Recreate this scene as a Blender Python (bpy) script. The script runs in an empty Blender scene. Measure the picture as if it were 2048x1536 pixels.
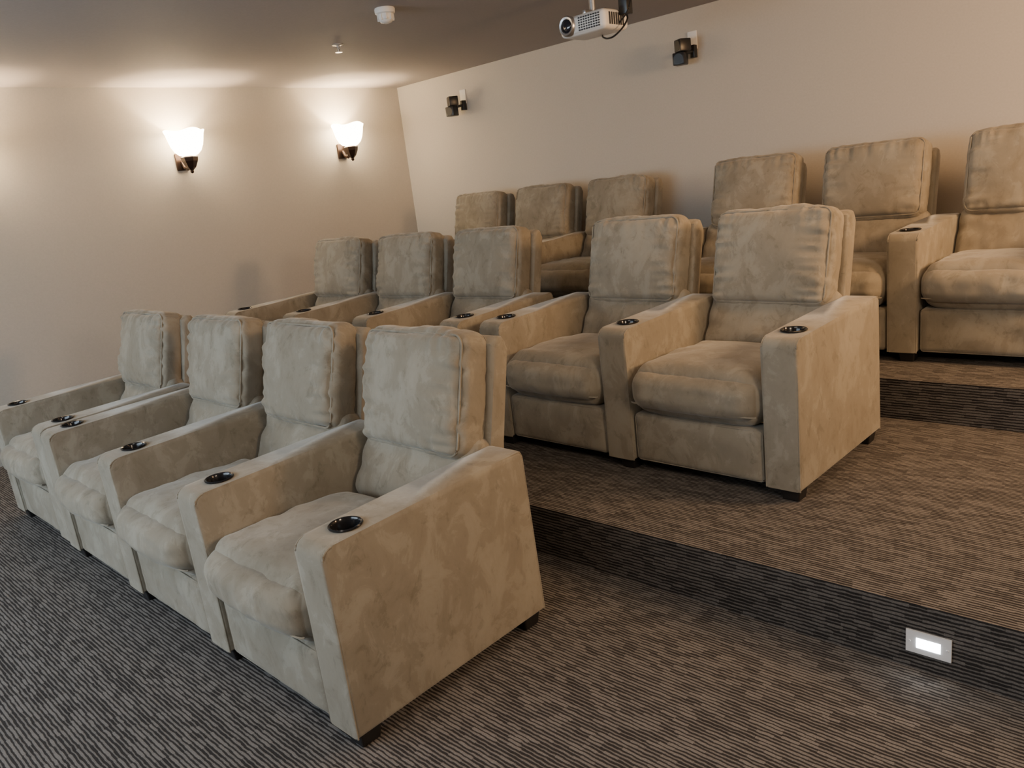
import bpy, bmesh, math, random
from mathutils import Vector, Matrix, noise
random.seed(4)
S=bpy.context.scene; COL=S.collection
# ---------------------------------------------------------------- materials
def new_mat(name):
    m=bpy.data.materials.new(name); m.use_nodes=True
    nt=m.node_tree; b=nt.nodes['Principled BSDF']; return m,nt,b
def N(nt,t,**k):
    n=nt.nodes.new(t)
    for a,v in k.items(): setattr(n,a,v)
    return n
def L(nt,a,b): nt.links.new(a,b)
def math_n(nt,op,a,b=None,c=None):
    n=N(nt,'ShaderNodeMath',operation=op)
    for i,v in enumerate((a,b,c)):
        if v is None: continue
        if isinstance(v,(int,float)): n.inputs[i].default_value=v
        else: L(nt,v,n.inputs[i])
    return n.outputs[0]
def ramp(nt,fac,stops):
    r=N(nt,'ShaderNodeValToRGB'); L(nt,fac,r.inputs[0])
    e=r.color_ramp.elements
    while len(e)<len(stops): e.new(0.5)
    for i,(p,c) in enumerate(stops): e[i].position=p; e[i].color=(*c,1)
    return r.outputs[0]
def simple(name,col,rough=.5,metal=0,spec=.5,em=None,es=0):
    m,nt,b=new_mat(name)
    b.inputs['Base Color'].default_value=(*col,1); b.inputs['Roughness'].default_value=rough
    b.inputs['Metallic'].default_value=metal; b.inputs['Specular IOR Level'].default_value=spec
    if em: b.inputs['Emission Color'].default_value=(*em,1); b.inputs['Emission Strength'].default_value=es
    return m
def suede():
    m,nt,b=new_mat('microsuede'); g=N(nt,'ShaderNodeNewGeometry')
    mp=N(nt,'ShaderNodeMapping'); L(nt,g.outputs['Position'],mp.inputs[0]); mp.inputs['Rotation'].default_value=(.4,.5,.3); mp.inputs['Scale'].default_value=(1,1,.7)
    n1=N(nt,'ShaderNodeTexNoise'); L(nt,mp.outputs[0],n1.inputs['Vector']); n1.inputs['Scale'].default_value=10; n1.inputs['Detail'].default_value=8; n1.inputs['Roughness'].default_value=.68; n1.inputs['Distortion'].default_value=.5
    n2=N(nt,'ShaderNodeTexNoise'); L(nt,mp.outputs[0],n2.inputs['Vector']); n2.inputs['Scale'].default_value=18; n2.inputs['Detail'].default_value=7; n2.inputs['Roughness'].default_value=.66; n2.inputs['Distortion'].default_value=.6
    n3=N(nt,'ShaderNodeTexNoise'); L(nt,mp.outputs[0],n3.inputs['Vector']); n3.inputs['Scale'].default_value=2.4; n3.inputs['Detail'].default_value=2
    s=math_n(nt,'ADD',n1.outputs[0],math_n(nt,'MULTIPLY',math_n(nt,'SUBTRACT',n3.outputs[0],.5),.5))
    c=ramp(nt,s,[(.35,(.214,.184,.138)),(.41,(.236,.206,.157)),(.52,(.250,.220,.170)),(.56,(.282,.252,.198)),(.70,(.305,.276,.220))])
    c2=ramp(nt,n2.outputs[0],[(.37,(.83,.825,.81)),(.41,(.96,.96,.955)),(.50,(1,1,1)),(.62,(1.0,1.0,1.0))])
    mx=N(nt,'ShaderNodeMix',data_type='RGBA',blend_type='MULTIPLY'); mx.inputs[0].default_value=1
    L(nt,c,mx.inputs[6]); L(nt,c2,mx.inputs[7]); L(nt,mx.outputs[2],b.inputs['Base Color'])
    b.inputs['Roughness'].default_value=.92; b.inputs['Specular IOR Level'].default_value=.15
    b.inputs['Sheen Weight'].default_value=.3; b.inputs['Sheen Roughness'].default_value=.45; b.inputs['Sheen Tint'].default_value=(.93,.92,.88,1)
    n4=N(nt,'ShaderNodeTexNoise'); L(nt,g.outputs['Position'],n4.inputs['Vector']); n4.inputs['Scale'].default_value=13; n4.inputs['Detail'].default_value=3
    bu=N(nt,'ShaderNodeBump'); bu.inputs['Strength'].default_value=.2; bu.inputs['Distance'].default_value=.012
    L(nt,n4.outputs[0],bu.inputs['Height']); L(nt,bu.outputs[0],b.inputs['Normal'])
    return m
def carpet(name='striped_carpet',k=1.0):
    m,nt,b=new_mat(name); g=N(nt,'ShaderNodeNewGeometry')
    sp=N(nt,'ShaderNodeSeparateXYZ'); L(nt,g.outputs['Position'],sp.inputs[0])
    wob=N(nt,'ShaderNodeTexNoise'); L(nt,g.outputs['Position'],wob.inputs['Vector']); wob.inputs['Scale'].default_value=34
    v=math_n(nt,'ADD',sp.outputs[1],sp.outputs[2]); v=math_n(nt,'ADD',v,math_n(nt,'MULTIPLY',wob.outputs[0],.007))
    vs=math_n(nt,'DIVIDE',v,.0118)
    row=math_n(nt,'FLOOR',vs)
    w1=N(nt,'ShaderNodeTexWhiteNoise',noise_dimensions='1D'); L(nt,row,w1.inputs['W'])
    xs=math_n(nt,'ADD',math_n(nt,'DIVIDE',sp.outputs[0],.045),math_n(nt,'MULTIPLY',w1.outputs[0],7.))
    cell=math_n(nt,'FLOOR',xs)
    cb=N(nt,'ShaderNodeCombineXYZ'); L(nt,row,cb.inputs[0]); L(nt,cell,cb.inputs[1])
    w2=N(nt,'ShaderNodeTexWhiteNoise',noise_dimensions='2D'); L(nt,cb.outputs[0],w2.inputs['Vector'])
    fr=math_n(nt,'FRACT',vs)
    tri=math_n(nt,'ABSOLUTE',math_n(nt,'SUBTRACT',fr,.5))
    wd=math_n(nt,'ADD',math_n(nt,'MULTIPLY',w2.outputs[0],.20),.16)
    rib=N(nt,'ShaderNodeMapRange',interpolation_type='SMOOTHSTEP'); L(nt,math_n(nt,'SUBTRACT',tri,wd),rib.inputs[0])
    rib.inputs[1].default_value=-.06; rib.inputs[2].default_value=.06; rib.inputs[3].default_value=1; rib.inputs[4].default_value=0
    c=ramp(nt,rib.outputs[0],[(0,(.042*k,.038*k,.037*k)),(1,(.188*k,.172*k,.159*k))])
    fine=N(nt,'ShaderNodeTexNoise'); L(nt,g.outputs['Position'],fine.inputs['Vector']); fine.inputs['Scale'].default_value=300; fine.inputs['Detail'].default_value=2
    f=math_n(nt,'MULTIPLY',math_n(nt,'ADD',math_n(nt,'MULTIPLY',w2.outputs[0],.2),.82),math_n(nt,'ADD',fine.outputs[0],.5))
    mx=N(nt,'ShaderNodeMix',data_type='RGBA',blend_type='MULTIPLY'); mx.inputs[0].default_value=1
    L(nt,c,mx.inputs[6]); cc=N(nt,'ShaderNodeCombineColor'); [L(nt,f,cc.inputs[i]) for i in range(3)]; L(nt,cc.outputs[0],mx.inputs[7])
    L(nt,mx.outputs[2],b.inputs['Base Color']); b.inputs['Roughness'].default_value=.95; b.inputs['Specular IOR Level'].default_value=.1
    bu=N(nt,'ShaderNodeBump'); bu.inputs['Strength'].default_value=.4; bu.inputs['Distance'].default_value=.004
    L(nt,rib.outputs[0],bu.inputs['Height']); L(nt,bu.outputs[0],b.inputs['Normal'])
    return m
def paint(name,col):
    m,nt,b=new_mat(name); g=N(nt,'ShaderNodeNewGeometry')
    n=N(nt,'ShaderNodeTexNoise'); L(nt,g.outputs['Position'],n.inputs['Vector']); n.inputs['Scale'].default_value=90; n.inputs['Detail'].default_value=3
    c=ramp(nt,n.outputs[0],[(.3,tuple(x*.97 for x in col)),(.7,tuple(x*1.03 for x in col))]); L(nt,c,b.inputs['Base Color'])
    b.inputs['Roughness'].default_value=.75; b.inputs['Specular IOR Level'].default_value=.25
    bu=N(nt,'ShaderNodeBump'); bu.inputs['Strength'].default_value=.12; bu.inputs['Distance'].default_value=.003
    L(nt,n.outputs[0],bu.inputs['Height']); L(nt,bu.outputs[0],b.inputs['Normal']); return m
M_SUEDE=suede(); M_CARPET=carpet(); M_RISER_SHADED=carpet('shaded_riser_carpet',.68)  # riser copy: same carpet, its shade darkened into the colour
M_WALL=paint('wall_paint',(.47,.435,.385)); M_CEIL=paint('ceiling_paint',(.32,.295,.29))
M_BLACK=simple('black_plastic',(.012,.012,.013),.35); M_FOOT=simple('black_foot',(.012,.011,.011),.5)
M_RIM=simple('black_gloss_rim',(.02,.02,.022),.15,.4); M_WHITE=simple('white_plastic',(.75,.74,.72),.4)
M_BRONZE=simple('dark_bronze',(.055,.035,.028),.3,.8); M_STEEL=simple('brushed_steel',(.55,.55,.56),.3,.9)
M_PLATE=simple('light_metal_plate',(.78,.78,.79),.4,.1)
M_DARK=simple('vent_dark',(.03,.03,.035),.6); M_GLASS=simple('lens_glass',(.01,.012,.02),.05,0,1)
M_SHADE=simple('frosted_glass_lit',(.9,.85,.75),.4,0,.5,(1,.76,.46),30)
M_LED=simple('step_led',(.9,.95,1),.4,0,.5,(.9,.96,1),22)
M_FRAME=simple('added_window_frame',(.6,.6,.6),.5)
M_PANE=simple('added_pane_glow',(.7,.8,.9),.4,0,.5,(.6,.78,1),.6)  # faint glow for the pane of the added window
# ---------------------------------------------------------------- mesh helpers
def finish(bm,name,mat,smooth=True,mats=None):
    bmesh.ops.recalc_face_normals(bm,faces=bm.faces)
    me=bpy.data.meshes.new(name); bm.to_mesh(me); bm.free()
    for mm in (mats or [mat]): me.materials.append(mm)
    if smooth:
        me.polygons.foreach_set('use_smooth',[True]*len(me.polygons))
        try: me.set_sharp_from_angle(angle=math.radians(42))
        except Exception: pass
    return me
def obj(name,me,parent=None,loc=(0,0,0),rot=(0,0,0)):
    o=bpy.data.objects.new(name,me); COL.objects.link(o)
    o.location=loc; o.rotation_euler=rot
    if parent: o.parent=parent
    return o
def empty(name,loc,rotz=0,**props):
    o=bpy.data.objects.new(name,None); o.empty_display_size=.1; COL.objects.link(o); o.location=loc; o.rotation_euler=(0,0,rotz)
    for k,v in props.items(): o[k]=v
    return o
def tube(bm,pts,r,closed=False,seg=6):
    n=len(pts); rings=[]
    pts=[Vector(p) for p in pts]
    for i,p in enumerate(pts):
        a=pts[(i-1)%n] if (closed or i>0) else p; c=pts[(i+1)%n] if (closed or i<n-1) else p
        t=(c-a).normalized(); up=Vector((0,0,1)) if abs(t.z)<.9 else Vector((1,0,0))
        s=t.cross(up).normalized(); u=s.cross(t)
        rings.append([bm.verts.new(p+(s*math.cos(2*math.pi*k/seg)+u*math.sin(2*math.pi*k/seg))*r) for k in range(seg)])
    m=n if closed else n-1
    for i in range(m):
        A=rings[i];B=rings[(i+1)%n]
        for k in range(seg): bm.faces.new((A[k],A[(k+1)%seg],B[(k+1)%seg],B[k]))
    if not closed:
        bm.faces.new(rings[0]); bm.faces.new(rings[-1])
def lathe(bm,prof,seg=28,mtx=None,cap=True):
    rings=[]
    for r,z in prof:
        rings.append([bm.verts.new(Vector((r*math.cos(2*math.pi*k/seg),r*math.sin(2*math.pi*k/seg),z))) for k in range(seg)])
    for i in range(len(rings)-1):
        for k in range(seg): bm.faces.new((rings[i][k],rings[i][(k+1)%seg],rings[i+1][(k+1)%seg],rings[i+1][k]))
    if cap:
        bm.faces.new(rings[0]); bm.faces.new(rings[-1])
    if mtx is not None:
        vs=[v for r in rings for v in r]; bmesh.ops.transform(bm,matrix=mtx,verts=vs)
def boxm(bm,x0,x1,y0,y1,z0,z1,bev=0,seg=2,mtx=None):
    r=bmesh.ops.create_cube(bm,size=1); vs=r['verts']
    for v in vs: v.co=Vector((x0+(v.co.x+.5)*(x1-x0),y0+(v.co.y+.5)*(y1-y0),z0+(v.co.z+.5)*(z1-z0)))
    if mtx is not None: bmesh.ops.transform(bm,matrix=mtx,verts=vs)
    if bev:
        es=list({e for v in vs for e in v.link_edges}); bmesh.ops.bevel(bm,geom=es,offset=bev,segments=seg,profile=.5,affect='EDGES')
def cushion(w,d,h,r,cuts,puff=(0,0,0),wrk=None,mtx=None):
    bm=bmesh.new(); bmesh.ops.create_cube(bm,size=2)
    bmesh.ops.subdivide_edges(bm,edges=bm.edges[:],cuts=cuts,use_grid_fill=True)
    H=(w/2,d/2,h/2)
    for v in bm.verts:
        q=[math.copysign(1-(1-min(1,abs(c)))**1.5,c) for c in v.co]
        p=Vector([q[i]*H[i] for i in range(3)])
        inn=Vector([max(-(H[i]-r),min(H[i]-r,p[i])) for i in range(3)])
        dl=p-inn
        if dl.length>1e-7: p=inn+dl.normalized()*r
        a,b,c=[1-x*x for x in q]; a=max(a,0)**.6;b=max(b,0)**.6;c=max(c,0)**.6
        p.x+=q[0]*puff[0]*b*c; p.y+=q[1]*puff[1]*a*c; p.z+=q[2]*puff[2]*a*b
        if wrk: p+=wrk(q,p)
        v.co=p
    return bm
def sstep(a,b,x):
    t=max(0,min(1,(x-a)/(b-a))); return t*t*(3-2*t)
def rrect(hx,hz,r,y,n=5):
    pts=[]
    for cx,cz,a0 in ((hx-r,hz-r,0),(-hx+r,hz-r,90),(-hx+r,-hz+r,180),(hx-r,-hz+r,270)):
        for k in range(n+1):
            a=math.radians(a0+90*k/n); pts.append((cx+r*math.cos(a),y,cz+r*math.sin(a)))
    return pts
# ---------------------------------------------------------------- chair geometry
WA=.133; PITCH=.709; HF=.60; HB=.614; D=.765; DT=.745; ZB=.047; SW=PITCH-WA
def make_armrest():
    prof=[(0,ZB)]
    r=.036
    for k in range(6):
        a=math.radians(180-90*k/5); prof.append((r+r*math.cos(a),HF-r+r*math.sin(a)))
    prof+=[(.25,HF+.005),(.5,HF+.010)]
    r2=.024
    for k in range(4):
        a=math.radians(90-80*k/3); prof.append((DT-r2+r2*math.cos(a),HB-r2+r2*math.sin(a)))
    prof+=[(D,ZB)]
    bm=bmesh.new()
    A=[bm.verts.new((0,y,z)) for y,z in prof]; B=[bm.verts.new((-WA,y,z)) for y,z in prof]
    fa=bm.faces.new(A); fb=bm.faces.new(B); n=len(A)
    for i in range(n): bm.faces.new((A[i],A[(i+1)%n],B[(i+1)%n],B[i]))
    es=list(fa.edges)+list(fb.edges)
    bmesh.ops.bevel(bm,geom=es,offset=.013,segments=4,profile=.5,affect='EDGES')
    me=finish(bm,'tmp_arm',M_SUEDE)
    o=bpy.data.objects.new('tmp_arm',me); COL.objects.link(o)
    bm=bmesh.new(); lathe(bm,[(.0395,HF-.09),(.0395,HF+.05)],32)
    c=bpy.data.objects.new('tmp_cut',finish(bm,'tmp_cut',M_SUEDE)); COL.objects.link(c); c.location=(-WA/2,.122,0)
    md=o.modifiers.new('b','BOOLEAN'); md.operation='DIFFERENCE'; md.object=c; md.solver='EXACT'
    best=None
    for solver in ('EXACT','FAST'):
        md.solver=solver; bpy.context.view_layer.update()
        dg=bpy.context.evaluated_depsgraph_get(); m2=bpy.data.meshes.new_from_object(o.evaluated_get(dg))
        mz=max(v.co.z for v in m2.vertices)
        if mz<HF+.03 and len(m2.vertices)>len(me.vertices)+40: best=m2; break
    if best is None: raise Exception('boolean failed')
    m2=best
    bpy.data.objects.remove(o); bpy.data.objects.remove(c)
    bm=bmesh.new(); bm.from_mesh(m2)
    for x in (-.004,-WA+.004):
        q=[]
        for (py,pz) in prof:
            dy=.004 if py<DT*.5 and pz<HF-.03 else (-.004 if py>DT-.005 else 0)
            dz=-.004 if pz>HF-.035 else 0
            q.append((x,py+dy,pz+dz))
        tube(bm,q,.0030)
    return finish(bm,'armrest',M_SUEDE)
def make_cup():
    bm=bmesh.new()
    lathe(bm,[(.0385,-.075),(.039,-.002),(.046,.001),(.047,.004),(.044,.0065),(.040,.005),(.0365,-.002),(.0345,-.070),(.001,-.071)],32)
    return finish(bm,'cup_holder',M_RIM)
def make_seat(seed):
    off=Vector((seed*7.3,0,0))
    def wr(q,p):
        e=sstep(.4,1,abs(q[0])); f=sstep(.3,1,-q[1])
        n=noise.noise(Vector((p.x*9,p.y*16,p.z*10))+off)*.010+noise.noise(Vector((p.x*30,p.y*12,p.z*14))+off)*.006*f
        dz=n*(.45+.6*e)
        fr=(noise.noise(Vector((p.x*20,0,p.z*9))+off)*.007+noise.noise(Vector((p.x*8,0,p.z*26))+off)*.006)*f
        return Vector((0,-.034*f*(1-q[0]**2)**.6*(1-q[2]**2)**.5-fr, dz if q[2]>0 else 0))
    bm=cushion(SW-.004,.57,.19,.08,36,(0,.006,.030),wr)
    hw=SW/2-.02
    pts=[(hw*math.sin(t*math.pi/2/8),-.272-.022*(1-abs(t/8)**2.5),-.052) for t in range(-8,9)]
    tube(bm,pts,.003)
    return finish(bm,'seat_cushion',M_SUEDE)
def make_head(seed):
    off=Vector((seed*5.1,seed*2.2,0)); w,d,h=.520,.135,.405
    def wr(q,p):
        front=sstep(.1,1,abs(q[1])) if q[1]<0 else .4*sstep(.1,1,q[1])
        ex=sstep(.35,.92,abs(q[0])); ez=sstep(.38,.95,q[2]); eb=sstep(.55,1,-q[2])
        pl=noise.noise(Vector((p.x*6,0,p.z*40))+off)*.015*ex+noise.noise(Vector((p.x*40,0,p.z*6))+off)*.013*ez+noise.noise(Vector((p.x*24,0,p.z*9))+off)*.009*eb
        big=noise.noise(Vector((p.x*5,0,p.z*7))+off)*.009
        v=Vector((0,-(pl+big)*front,0))
        if abs(q[0])>.97: v.x=math.copysign(1,q[0])*(noise.noise(Vector((0,p.y*10,p.z*30))+off)*.0035)
        if q[2]>.97: v.z=noise.noise(Vector((p.x*28,p.y*12,0))+off)*.005+noise.noise(Vector((p.x*6,0,0))+off)*.009
        return v
    bm=cushion(w,d,h,.042,54,(.009,.036,.012),wr)
    tube(bm,rrect(w/2-.009,h/2-.009,.036,-d/2+.013),.0038,True)
    tube(bm,rrect(w/2-.008,h/2-.008,.034,d/2-.014),.003,True)
    return finish(bm,'headrest',M_SUEDE)
def make_lumbar(seed):
    off=Vector((seed*3.7,1,0))
    def wr(q,p):
        return Vector((0,(noise.noise(Vector((p.x*34,0,p.z*5))+off)*.007+noise.noise(Vector((p.x*6,0,p.z*20))+off)*.010)*(1 if q[1]<0 else 0),0))
    bm=cushion(SW-.006,.12,.30,.045,30,(0,.018,0),wr)
    return finish(bm,'back_cushion',M_SUEDE)
def make_shell():
    bm=bmesh.new()
    prof=[(.62,.10),(.745,.10),(.765,.30),(.80,.60),(.868,.90),(.871,.925),(.860,.942),(.835,.948),(.80,.93),(.74,.60),(.68,.40)]
    hw=SW/2-.004
    A=[bm.verts.new((hw,y,z)) for y,z in prof]; B=[bm.verts.new((-hw,y,z)) for y,z in prof]
    fa=bm.faces.new(A); fb=bm.faces.new(B); n=len(A)
    for i in range(n): bm.faces.new((A[i],A[(i+1)%n],B[(i+1)%n],B[i]))
    bmesh.ops.bevel(bm,geom=list(fa.edges)+list(fb.edges),offset=.018,segments=4,profile=.5,affect='EDGES')
    return finish(bm,'backrest',M_SUEDE)
def make_panel():
    def wr(q,p): return Vector((0,noise.noise(Vector((p.x*7,0,p.z*14)))*.008*(1 if q[1]<0 else 0),0))
    bm=cushion(SW-.010,.10,.205,.02,14,(0,.010,0),wr)
    hx=SW/2-.012
    tube(bm,rrect(hx,.1025-.006,.014,-.05+.004),.0025,True)
    return finish(bm,'footrest_panel',M_SUEDE)
def make_foot():
    bm=bmesh.new(); boxm(bm,-.036,.036,-.036,.036,.0,.050,.006)
    for v in bm.verts:
        if v.co.z<.02: v.co.x*=.86; v.co.y*=.86
    return finish(bm,'foot',M_FOOT,False)
ARM=make_armrest(); CUP=make_cup(); SEATS=[make_seat(i) for i in range(3)]; HEADS=[make_head(i) for i in range(4)]
LUMB=[make_lumbar(i) for i in range(2)]; SHELL=make_shell(); PANEL=make_panel(); FOOT=make_foot()
CX=-WA-SW/2
cnt=[0]
def add_arm(chair,x):
    a=obj('armrest',ARM,chair,(x,0,0))
    c=obj('cup_holder',CUP,a,(-WA/2,.122,HF+.003)); c['label']='black plastic cup holder ring'
    for y in (.052,D-.055): 
        f=obj('foot',FOOT,chair,(x-.048,y,0)); f['label']='black furniture foot'
def build_chair(gx,gy,gz,rot,k,left,label,group,dx=0,dz=0,tilt=0):
    i=cnt[0]; cnt[0]+=1
    base=Matrix.Translation((gx,gy,gz))@Matrix.Rotation(rot,4,'Z')
    loc=base@Vector((-k*PITCH,0,0))
    ch=empty('theater_chair',loc,rot,label=label,category='chair',group=group)
    add_arm(ch,-.001)
    if left: add_arm(ch,-PITCH+.001)
    obj('seat_cushion',SEATS[i%3],ch,(CX,.262,.352),(math.radians(-2),0,0))
    obj('footrest_panel',PANEL,ch,(CX,.062,.152))
    obj('backrest',SHELL,ch,(CX,0,0))
    obj('back_cushion',LUMB[i%2],ch,(CX,.665,.50),(math.radians(-29),0,0))
    hr=math.radians(-13.8+tilt)
    obj('headrest',HEADS[i%4],ch,(CX+dx,.658+.0675*math.cos(hr),.79+dz+.0675*math.sin(-hr)*-1),(hr,random.uniform(-.012,.012),random.uniform(-.02,.02)))
    return ch
Y1=1.122; Y2=2.616; H1=.200; H2=.382; WX=-4.318; WY=4.10; CZ=2.384; RX=3.0; FY=-2.6
la='olive-beige microsuede recliner in the lowest row on striped carpet'
for k in range(3): build_chair(0,0,0,-.007,k,k==2,la if k else 'olive-beige microsuede recliner at the aisle end of the lowest row','recliners in the lowest row')
build_chair(-2.287,.026,0,-.003,0,True,'olive-beige microsuede recliner standing separately with its own two armrests','recliners in the lowest row')
lb='tan microsuede recliner on the first carpeted platform'
for k in range(2): build_chair(.529,1.571,H1,-.021,k,k==1,lb if k else 'tan microsuede recliner at the aisle end of the first platform','recliners on the first platform')
for k in range(3): build_chair(-1.147,1.583,H1,.020,k,k==2,lb,'recliners on the first platform')
lc='brown microsuede recliner on the upper platform against the back wall'
for k in (-1,0,1): build_chair(.516,2.904,H2,.009,k,k==1,lc,'recliners on the upper platform',dx=.03 if k==1 else 0,dz=.03)
for k in range(3): build_chair(-1.304,3.084,H2,-.001,k,k==2,lc,'recliners on the upper platform')
# ---------------------------------------------------------------- room shell
def struct(name,b,mat,label=None,riser=None):
    bm=bmesh.new(); boxm(bm,*b)
    bm.normal_update()
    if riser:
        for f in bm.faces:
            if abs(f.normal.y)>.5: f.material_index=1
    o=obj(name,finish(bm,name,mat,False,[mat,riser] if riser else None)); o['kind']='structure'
    if label: o['label']=label
    return o
T=.12
struct('floor',(WX,RX,FY,WY,-T,0),M_CARPET)
struct('floor.001',(WX,RX,Y1,WY,.0005,H1),M_CARPET,riser=M_RISER_SHADED)
struct('floor.002',(WX,RX,Y2,WY,H1+.0005,H2),M_CARPET,riser=M_RISER_SHADED)
struct('ceiling',(WX-T,RX+T,FY-T,WY+T,CZ,CZ+T),M_CEIL)
struct('wall_left',(WX-T,WX,FY-T,WY+T,-T,CZ),M_WALL)
struct('wall_back',(WX,RX,WY,WY+T,-T,CZ),M_WALL)
struct('wall_right',(RX,RX+T,FY-T,WY+T,-T,CZ),M_WALL)
struct('wall_front',(WX,RX,FY-T,FY,-T,CZ),M_WALL)
bm=bmesh.new()
wx0,wx1,wz0,wz1=-3.6,.2,.5,2.0
for b in ((wx0-.06,wx1+.06,FY+.002,FY+.05,wz1,wz1+.06),(wx0-.06,wx1+.06,FY+.002,FY+.05,wz0-.06,wz0),(wx0-.06,wx0,FY+.002,FY+.05,wz0,wz1),(wx1,wx1+.06,FY+.002,FY+.05,wz0,wz1),(-1.72,-1.68,FY+.002,FY+.05,wz0,wz1)): boxm(bm,*b)
w=obj('added_window_1',finish(bm,'added_window_1',M_FRAME,False)); w['kind']='structure'  # unseen window, added to carry the cool light from the front
bm=bmesh.new(); boxm(bm,wx0,wx1,FY+.002,FY+.01,wz0,wz1); p=obj('added_window_pane',finish(bm,'added_window_pane',M_PANE,False),w); 
# ---------------------------------------------------------------- sconces
def make_sconce_parts():
    bm=bmesh.new()
    prof=[(.034,0),(.066,.010),(.094,.036),(.113,.075),(.124,.115),(.133,.155),(.142,.178),(.138,.180),(.127,.155),(.118,.115),(.107,.076),(.088,.040),(.060,.016),(.004,.010)]
    lathe(bm,prof,32)
    for v in bm.verts:
        r=math.hypot(v.co.x,v.co.y); 
        if r>.02:
            a=math.atan2(v.co.y,v.co.x); t=v.co.z/.19; s=1+.05*t*math.cos(4*a); v.co.x*=s; v.co.y*=s; v.co.z+=.010*t*t*math.cos(4*a)
    shade=finish(bm,'lamp_shade',M_SHADE)
    bm=bmesh.new()
    lathe(bm,[(.012,-.100),(.034,-.080),(.056,-.035),(.062,-.006),(.045,.002)],6)
    lathe(bm,[(.006,-.122),(.014,-.113),(.012,-.1005)],8)
    holder=finish(bm,'glass_holder',M_BRONZE,False)
    bm=bmesh.new()
    tube(bm,[(-.13,0,-.03),(-.10,0,-.075),(-.06,0,-.085),(-.02,0,-.06)],.014,seg=8)
    bracket=finish(bm,'bracket',M_BRONZE)
    bm=bmesh.new(); boxm(bm,-.149,-.130,-.045,.045,-.09,.035,.008)
    plate=finish(bm,'wall_plate',M_BRONZE)
    return shade,holder,bracket,plate
SP=make_sconce_parts()
for y in (3.36,1.90,.44):
    e=empty('wall_sconce',(WX+.15,y,1.88),0,label='lit wall sconce with flared frosted glass shade and dark bronze bracket',category='wall lamp',group='sconces on the side wall')
    for nm,me in zip(('lamp_shade','glass_holder','bracket','wall_plate'),SP): obj(nm,me,e)
    l=bpy.data.lights.new('sconce_bulb','POINT'); l.energy=36; l.color=(1,.73,.45); l.shadow_soft_size=.02
    lo=bpy.data.objects.new('sconce_bulb',l); COL.objects.link(lo); lo.parent=e; lo.location=(-.03,0,.06)
# ---------------------------------------------------------------- speakers
def speaker(x,z,label):
    e=empty('wall_speaker',(x,WY,z),0,label=label,category='speaker',group='satellite speakers on the back wall')
    bm=bmesh.new(); boxm(bm,-.035,.035,-.008,-.0005,-.04,.075,.003); o=obj('wall_plate',finish(bm,'sp_plate',M_WHITE),e); o['label']='white wall plate'
    bm=bmesh.new(); boxm(bm,.0,.035,-.05,-.0085,-.095,-.015,.004); tube(bm,[(.015,-.045,-.055),(.01,-.075,-.06),(.0,-.10,-.062)],.011,seg=10); obj('bracket',finish(bm,'sp_bracket',M_BLACK),e)
    for xx,zz,ry in ((.0,-.018,-.5),(-.022,-.098,.2)):
        c=.041; bm=bmesh.new(); boxm(bm,-c,c,-c,c,-c*.95,c*.95,.007,2)
        lathe(bm,[(.032,-c-.0015),(.032,-c+.004)],24,Matrix.Rotation(math.radians(90),4,'X')@Matrix.Diagonal((1,1,-1,1)))
        obj('speaker_cube',finish(bm,'cube',M_BLACK),e,(xx,-.135,zz),(0,0,ry))
speaker(-3.46,2.155,'black twin-cube speaker on a white plate nearer the room corner')
speaker(-1.23,2.165,'black twin-cube speaker on a white plate above the upper recliners')
# ---------------------------------------------------------------- projector
e=empty('projector',(-1.08,2.80,CZ),0,label='white ceiling-mounted projector with black cables and side vent grille',category='projector')
pz=-.205
bm=cushion(.30,.22,.095,.022,14,(0,.006,.006)); bmesh.ops.translate(bm,verts=bm.verts,vec=(0,0,pz)); o=obj('body',finish(bm,'projector_body',M_WHITE),e)
RXm=Matrix.Rotation(math.radians(90),4,'X')
bm=bmesh.new(); lathe(bm,[(.052,.0),(.052,.018),(.046,.026),(.036,.024),(.034,.0)],32,Matrix.Translation((-.088,-.105,pz+.004))@RXm); o=obj('lens_ring',finish(bm,'lens_ring',M_STEEL),e)
bm=bmesh.new(); lathe(bm,[(.034,.004),(.034,.012),(.025,.020),(.012,.024),(.002,.025)],32,Matrix.Translation((-.088,-.105,pz+.004))@RXm); o=obj('lens',finish(bm,'lens',M_GLASS),e)
bm=bmesh.new()
for i in range(9):
    for j in range(6): boxm(bm,-.015+i*.016,-.006+i*.016,-.1185,-.114,pz-.034+j*.012,pz-.027+j*.012)
obj('vent_grille',finish(bm,'vent',M_DARK,False),e)
bm=bmesh.new()
for i in range(7): boxm(bm,.1485,.1525,-.07+i*.02,-.058+i*.02,pz-.03,pz+.03)
obj('side_vent',finish(bm,'side_vent',M_DARK,False),e)
bm=bmesh.new(); lathe(bm,[(.018,pz+.04),(.018,0)],16); boxm(bm,-.07,.07,-.05,.05,-.012,-.0005,.003); boxm(bm,-.08,.08,-.01,.01,pz+.05,pz+.07,.003); boxm(bm,-.01,.01,-.08,.08,pz+.05,pz+.07,.003)
o=obj('mount_pole',finish(bm,'mount',M_STEEL),e)
bm=bmesh.new(); boxm(bm,.15,.205,.02,.075,-.19,-.0005,.006); obj('cable_box',finish(bm,'cable_box',M_BLACK),e)
bm=bmesh.new()
pts=[(.175,.045,-.18),(.19,.04,-.21),(.185,.0,-.255),(.14,-.02,-.29),(.08,.0,-.29),(.03,.03,-.27),(.01,.06,-.25)]
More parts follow.
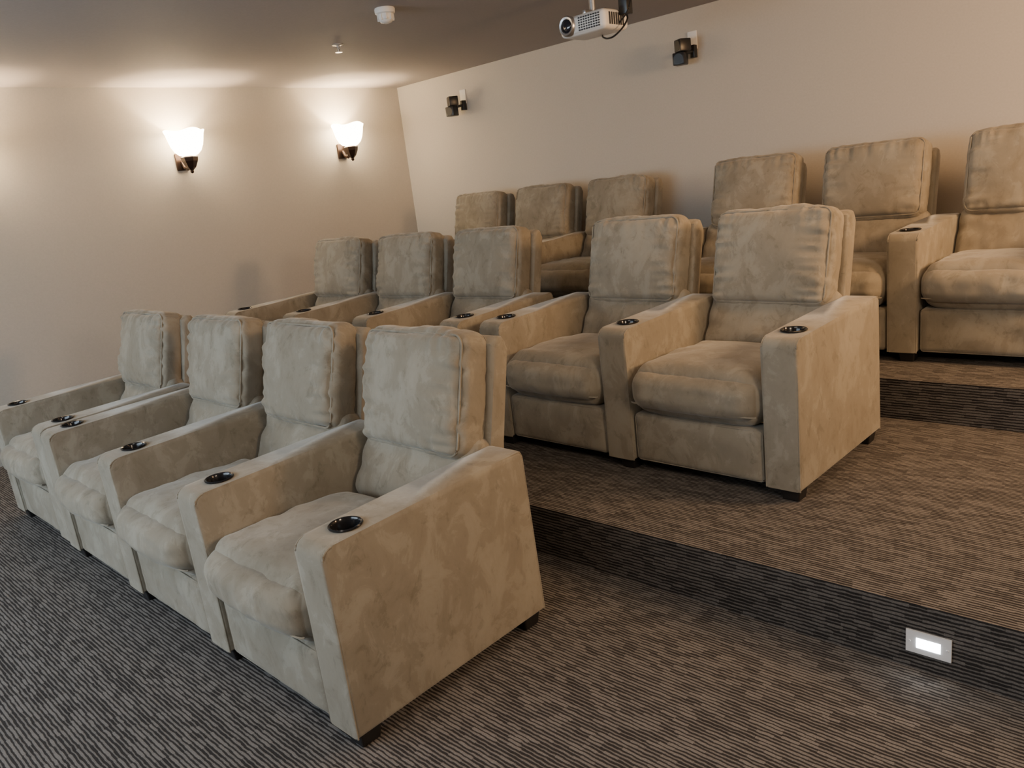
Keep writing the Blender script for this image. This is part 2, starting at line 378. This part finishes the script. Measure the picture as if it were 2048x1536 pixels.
def smoothpts(p,n=6):
    out=[];P=[Vector(a) for a in p]
    for i in range(len(P)-1):
        p0=P[max(i-1,0)];p1=P[i];p2=P[i+1];p3=P[min(i+2,len(P)-1)]
        for k in range(n):
            t=k/n; out.append(.5*((2*p1)+(p2-p0)*t+(2*p0-5*p1+4*p2-p3)*t*t+(3*p1-p0-3*p2+p3)*t**3))
    out.append(P[-1]); return out
tube(bm,smoothpts(pts),.005); tube(bm,smoothpts([(.19,.05,-.02),(.23,.03,-.10),(.215,.0,-.19),(.13,.02,-.235)]),.004)
obj('cable',finish(bm,'cable',M_BLACK),e)
# ---------------------------------------------------------------- smoke detector, sprinkler
e=empty('smoke_detector',(-1.86,2.02,CZ),0,label='white round smoke detector on the ceiling',category='smoke detector')
bm=bmesh.new(); lathe(bm,[(.052,-.0005),(.055,-.008),(.053,-.026),(.046,-.030)],32); obj('base',finish(bm,'sd_base',M_WHITE),e)
bm=bmesh.new(); lathe(bm,[(.040,-.0305),(.043,-.042),(.038,-.060),(.030,-.070),(.012,-.076),(.002,-.076)],32)
for k in range(10):
    a=k*math.tau/10; boxm(bm,.030,.046,-.003,.003,-.062,-.032,0,2,Matrix.Rotation(a,4,'Z'))
obj('sensor_dome',finish(bm,'sd_dome',M_WHITE),e)
e=empty('fire_sprinkler',(-2.72,2.32,CZ),0,label='small chrome pendant fire sprinkler on the ceiling',category='sprinkler')
bm=bmesh.new(); lathe(bm,[(.036,-.0005),(.036,-.004),(.016,-.010)],24); obj('escutcheon',finish(bm,'esc',M_STEEL),e)
bm=bmesh.new(); lathe(bm,[(.010,-.0102),(.010,-.022),(.005,-.026),(.004,-.044),(.006,-.046)],12); tube(bm,[(.010,0,-.020),(.017,0,-.032),(.004,0,-.046)],.002); tube(bm,[(-.010,0,-.020),(-.017,0,-.032),(-.004,0,-.046)],.002)
lathe(bm,[(.022,-.0465),(.022,-.0485)],16); obj('sprinkler_head',finish(bm,'spr',M_STEEL),e)
# ---------------------------------------------------------------- step light
e=empty('step_light',(1.065,Y1,.088),0,label='lit rectangular step light with brushed steel plate in the carpeted riser',category='step light')
bm=bmesh.new()
hx,hz=.056,.033
for b in ((-hx,-.030,-.006,-.0005,-hz,hz),(.030,hx,-.006,-.0005,-hz,hz),(-.030,.030,-.006,-.0005,.014,hz),(-.030,.030,-.006,-.0005,-hz,-.016)): boxm(bm,*b)
for x in (-.047,.047): lathe(bm,[(.004,.006),(.003,.0075)],12,Matrix.Translation((x,0,0))@RXm)
obj('face_plate',finish(bm,'face_plate',M_PLATE,False),e)
bm=bmesh.new(); boxm(bm,-.030,.030,-.0075,-.0007,-.016,.014,.002); obj('light_lens',finish(bm,'led',M_LED),e)
# ---------------------------------------------------------------- lights
def area(name,loc,tgt,sx,sy,en,col):
    l=bpy.data.lights.new(name,'AREA'); l.shape='RECTANGLE'; l.size=sx; l.size_y=sy; l.energy=en; l.color=col
    o=bpy.data.objects.new(name,l); COL.objects.link(o); o.location=loc
    o.rotation_euler=(Vector(tgt)-Vector(loc)).to_track_quat('-Z','Y').to_euler(); return o
area('added_window_light',(-1.7,FY+.08,1.25),(-1.5,1.2,.4),3.6,1.4,135,(.74,.88,1))  # cool area light set in front of the added window
area('unseen_ceiling_light',(.6,2.2,CZ-.03),(.6,2.6,0),1.4,1.2,20,(1,.62,.32))
area('unseen_ceiling_light',(.5,-.6,CZ-.03),(.5,0,0),1.4,1.2,26,(1,.88,.76))  # soft fill added over the front floor, no fixture there
area('right_wall_sconce_light',(RX-.15,2.6,1.9),(0,3.9,1.7),.6,.5,92,(1,.60,.30))
area('right_wall_sconce_light',(RX-.15,.2,1.9),(0,1.6,1.6),.6,.5,34,(1,.76,.53))
W=bpy.data.worlds.new('w'); S.world=W; W.use_nodes=True; W.node_tree.nodes['Background'].inputs[0].default_value=(.03,.03,.03,1)
# ---------------------------------------------------------------- camera
y,p,r,f=.776,.253,-.122,1552.2
F=Vector((-math.sin(y)*math.cos(p),math.cos(y)*math.cos(p),-math.sin(p))); R0=Vector((math.cos(y),math.sin(y),0)); U0=R0.cross(F)
R=R0*math.cos(r)+U0*math.sin(r); U=U0*math.cos(r)-R0*math.sin(r)
cd=bpy.data.cameras.new('camera'); cd.sensor_width=36; cd.lens=f/2048*36; cd.clip_start=.02
cam=bpy.data.objects.new('camera',cd); COL.objects.link(cam)
m=Matrix((R,U,-F)).transposed().to_4x4(); m.translation=Vector((1.602,-.894,1.418)); cam.matrix_world=m
S.camera=cam
